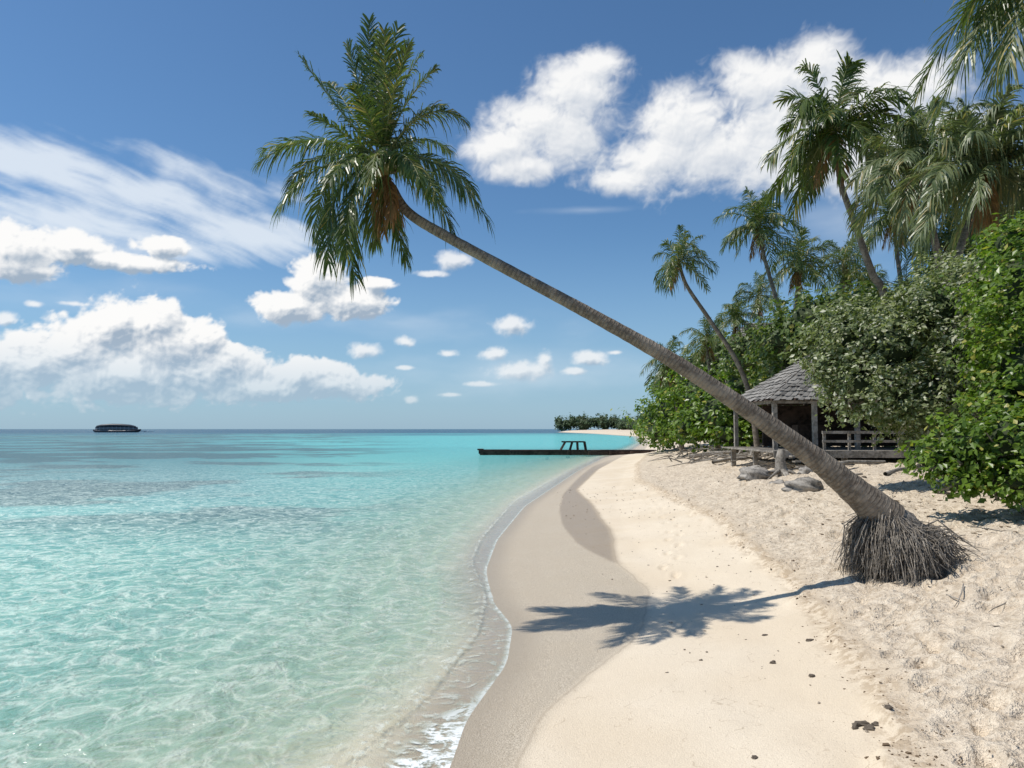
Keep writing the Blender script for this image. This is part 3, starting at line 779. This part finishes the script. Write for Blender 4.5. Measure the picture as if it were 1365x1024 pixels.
# ------------------------------------------------------- jetty
jy=76; ja=W(638,604,jy); jb=W(876,601,jy)
jet=empty('wooden_jetty',(5,jy,0))
J=Acc()
L=jb[0]-ja[0]
for k in range(3):
    xx=ja[0]
    while xx<jb[0]:
        l_=min(rng.uniform(2.5,5),jb[0]-xx); J.box((xx+l_/2,jy-.5+.5*k,.31+rng.uniform(-.05,.05)),(l_-.05,.42,.32+.04*k)); xx+=l_
J.box(((ja[0]+jb[0])/2,jy-.78,.12),(L-.3,.08,.5))
for xx in np.arange(ja[0]+.6,jb[0],2.1):
    J.box((xx,jy-.95,-.2),(.24,.24,1.1+rng.uniform(0,.25))); J.box((xx,jy+.9,-.2),(.24,.24,1.2))
J.box((ja[0]+.2,jy-.1,.54),(.6,1.2,.14))
o=J.obj('deck_beams',darkwood); parent(o,jet)
Fm=Acc(); fx0=W(747,600,jy)[0]; fx1=W(781,600,jy)[0]; top=W(760,589,jy)[2]; b0=.45
for fy in (jy-.6,jy+.6):
    Fm.box(((fx0+fx1)/2,fy,top),(fx1-fx0-.3,.13,.13))
    Fm.tube([(fx0,fy,b0),(fx0+.5,fy,top)],.08,6); Fm.tube([(fx1,fy,b0),(fx1-.15,fy,top)],.08,6)
    Fm.tube([(fx0+.95,fy,b0),(fx0+1.2,fy,top)],.07,6); Fm.tube([(fx0+1.75,fy,b0),(fx0+1.7,fy,top)],.07,6)
for xx in (fx0+.5,fx1-.15,fx0+1.4): Fm.box((xx,jy,top+.001),(.11,1.2,.11))
o=Fm.obj('ladder_frame',darkwood); parent(o,jet)

# ------------------------------------------------------- boat on the horizon
by=600; b1=W(124,573,by)[0]; b2=W(188,573,by)[0]; BL=b2-b1
boat=empty('passenger_boat',((b1+b2)/2,by,0))
def loft(name,xs,half,zlo,zhi,mat):
    n=len(xs); k=12; V=[]
    for x,hw,zl,zh in zip(xs,half,zlo,zhi):
        for j in range(k):
            a=2*math.pi*j/k; cx=math.cos(a); sx_=math.sin(a)
            V.append((x,by+hw*np.sign(cx)*abs(cx)**.6,(zl+zh)/2+(zh-zl)/2*np.sign(sx_)*abs(sx_)**.7))
    i=np.arange(n-1)[:,None];j=np.arange(k)[None,:]
    a_=Acc(); a_.add(V,np.stack([i*k+j,i*k+(j+1)%k,(i+1)*k+(j+1)%k,(i+1)*k+j],-1).reshape(-1,4))
    o=a_.obj(name,mat,True); parent(o,boat); return o
xs=b1+BL*np.array([0,.05,.15,.4,.7,.9,.97,1.0])
loft('hull',xs,[.2,1.6,3,4,4,3.2,1.5,.1],[.9,0,-.6,-.8,-.8,-.4,.6,1.6],[2.4,2.2,2.1,2.0,2.0,2.2,2.5,2.6],plain('dark_hull',(.02,.022,.03),.35))
xs=b1+BL*np.array([.06,.1,.2,.4,.6,.75,.86,.93])
loft('canopy',xs,[.5,2.6,3.4,3.6,3.6,3.2,2.4,.4],[3.6,3.6,4.0,4.2,4.2,4.0,3.6,3.2],[4.0,5.4,6.4,6.9,6.7,6.2,5.2,3.5],plain('canopy_cloth',(.03,.035,.045),.5))
loft('cabin_band',xs,[.4,2.2,3.0,3.2,3.2,2.8,2.0,.3],[2.0]*8,[3.7,3.9,4.3,4.5,4.5,4.3,3.9,3.3],plain('cabin_grey',(.16,.18,.2),.3))
PS=Acc()
for xx in np.linspace(b1+BL*.1,b1+BL*.88,10):
    for sg in (-1,1): PS.box((xx,by+sg*3.45,3.2),(.35,.2,2.4))
PS.box((b1+BL*.5,by-4.02,1.75),(BL*.7,.05,.35))
PS.box((b1+BL*1.05,by,.9),(4,1.6,.5)); PS.box((b1+BL*1.16,by,.4),(7,1.2,.3))
o=PS.obj('pillars_and_platform',plain('boat_trim',(.3,.32,.34),.4)); parent(o,boat)

# ------------------------------------------------------- rocks, driftwood, debris
def rockgeo(A_,p,a,b_,c_,seed,n1_=12,k=18,amp=1):
    r=np.random.default_rng(seed); V=[]
    for i in range(n1_+1):
        th=math.pi*i/n1_
        for j in range(k):
            ph=2*math.pi*j/k
            d=np.array([math.sin(th)*math.cos(ph),math.sin(th)*math.sin(ph),math.cos(th)])
            q=1+amp*(.22*math.sin(3*d[0]+seed)+.16*math.sin(5*d[1]+2*seed)+.14*math.sin(7*d[2]+d[0]*4)+r.normal(0,.05))
            V.append(p+d*q*np.array([a,b_,c_])+[0,0,c_*.3])
    i=np.arange(n1_)[:,None];j=np.arange(k)[None,:]
    A_.add(V,np.stack([i*k+j,(i+1)*k+j,(i+1)*k+(j+1)%k,i*k+(j+1)%k],-1).reshape(-1,4))
def rock(name,u,v,wpx,hpx,seed):
    p=G(u,v); D=p[1]; a=wpx*D/2000; A_=Acc()
    rockgeo(A_,p,a,a*.6,hpx*D/1000*.55,seed); return A_.obj(name,rockm,True)
rock('beach_rock',1010,640,42,20,3); rock('beach_rock',1070,656,60,20,8); rock('beach_rock',1076,634,20,10,9); rock('beach_rock',1035,646,20,10,12)
st=empty('tree_stump',tuple(G(1042,636))); a_=Acc(); p=G(1042,636)
a_.tube([p-[0,0,.2],p+[0,0,.2],p+[-.04,0,.55],p+[.02,0,.9]],[.36,.2,.17,.12],10)
for i in range(14):
    an=rng.uniform(0,6.28); d=np.array([math.cos(an),math.sin(an),0]); a_.tube([p+[0,0,.25],p+d*.35+[0,0,.16],p+d*rng.uniform(.6,1.1)-[0,0,.05]],[.09,.06,.02],6)
o=a_.obj('stump_wood',wood,True,'tl'); parent(o,st)
dw=Acc()
for i in range(170):
    u=rng.uniform(895,1060); v=rng.uniform(597,618); p=G(u,v); an=rng.uniform(-.6,.6)+(math.pi if rng.random()<.5 else 0)
    L=rng.uniform(.4,2.4); d=np.array([math.cos(an),math.sin(an),0]); e=p+d*L; e[2]=gz(e[0],e[1])+rng.uniform(0,.5)
    dw.tube([p,(p+e)/2+rng.normal(0,.12,3)+[0,0,.1],e],np.array([.045,.03,.010])*rng.uniform(.3,1.3),5)
for (u0,v0,u1,v1,r_) in [(920,614,990,607,.12),(1085,616,1195,608,.13),(1100,628,1180,622,.08),(950,622,1005,614,.08),(1062,620,1120,630,.06),(1105,640,1150,634,.05),(1180,636,1225,628,.06)]:
    a=G(u0,v0)+[0,0,r_];b=G(u1,v1)+[0,0,r_*1.3]
    dw.tube([a,a*.6+b*.4+[0,0,.06],a*.3+b*.7+[0,.1,.02],b],[r_,r_*.9,r_*.8,r_*.5],8)
dw.obj('driftwood_pile',wood,True,'tl')
db=Acc()
for (u0,v0,u1,v1,h0) in [(1262,800,1300,812,0),(1285,795,1272,812,.01),(1345,808,1318,820,0),(1290,722,1365,716,.22),(1250,735,1318,738,.12),(1195,655,1240,668,.02),(1205,648,1190,672,.02),(1130,690,1165,684,.0)]:
    a=G(u0,v0)+[0,0,h0+.006];b=G(u1,v1)+[0,0,.006]; L_=np.linalg.norm(b-a)
    q_=[a+(b-a)*k+rng.normal(0,.03*L_,3)*[1,1,.1]*(0<k<1)+[0,0,.01] for k in (0,.35,.7,1)]
    db.tube(q_,[.008,.008,.006,.003],5)
db.obj('fallen_twigs',wood,True,'tl')
def chips(name,n,fn,size,mat,flat=.5):
    A_=Acc()
    for i in range(n):
        p,s_=fn(); s_=s_*size
        P_=np.array([[i_,j_,k_] for i_ in(-1,1) for j_ in(-1,1) for k_ in(-1,1)],float)*rng.uniform(.3,1.1,(8,3))
        an=rng.uniform(0,6.28); ca,sa=math.cos(an),math.sin(an)
        P_=np.stack([P_[:,0]*ca*1.3-P_[:,1]*sa*.7,P_[:,0]*sa*1.3+P_[:,1]*ca*.7,P_[:,2]*flat],1)*s_*.5
        A_.add(P_+p+[0,0,s_*.1],[[0,1,3,2],[4,6,7,5],[0,4,5,1],[2,3,7,6],[0,2,6,4],[1,5,7,3]])
    return A_.obj(name,mat)
def f1_():
    y=5.2+34*rng.random()**1.6; x=float(smooth_interp(np.array([y]),cD)[0])+rng.normal(0,.16)+(.5*rng.random() if rng.random()<.3 else 0)
    return np.array([x,y,gz(x,y)]),rng.uniform(.3,1.2)*(2.2 if rng.random()<.08 else 1)
chips('wrack_line_debris',1000,f1_,.018,plain('dry_seaweed',(.16,.11,.065),.9),.6)
def f2_():
    x=rng.uniform(1.5,14); y=rng.uniform(5.5,32); return np.array([x,y,gz(x,y)]),rng.uniform(.3,1.3)*(1+y*.035)
chips('coral_pebbles',1100,f2_,.020,plain('coral_fragments',(.30,.25,.19),.9),.7)
lump=Acc()
for q,(u,v,s_) in enumerate([(1030,884,8),(1083,904,8),(1007,1012,7),(1020,846,5),(1148,968,15),(1158,973,12),(1166,968,9),(1140,972,8),(1186,960,9),(1080,853,7),(1328,840,8),(934,880,4),(1120,660,10),(1150,640,12)]):
    p=G(u,v); a=s_*p[1]/2000; rockgeo(lump,p,a*1.2,a*.9,a*.55,q+20,7,10,1.3)
lump.obj('driftwood_lumps',plain('dark_driftwood',(.12,.095,.07),.9))
def f4_():
    u=rng.uniform(1040,1365) if rng.random()<.7 else rng.uniform(1180,1365); v=610+rng.random()**1.3*110; p=G(u,v); return p,rng.uniform(.4,1.5)
chips('leaf_litter',650,f4_,.06,plain('dry_leaves',(.15,.10,.055),.9),.15)

# ------------------------------------------------------- camera
cam=bpy.data.cameras.new('camera'); co=bpy.data.objects.new('camera',cam); sc.collection.objects.link(co)
co.location=(0,0,H); co.rotation_euler=(math.pi/2+PITCH,0,0)
cam.sensor_width=36; cam.lens=36*F/1365; cam.clip_end=60000; cam.clip_start=.05
sc.camera=co
sc.view_settings.view_transform='Standard'; sc.view_settings.look='None'; sc.view_settings.exposure=0
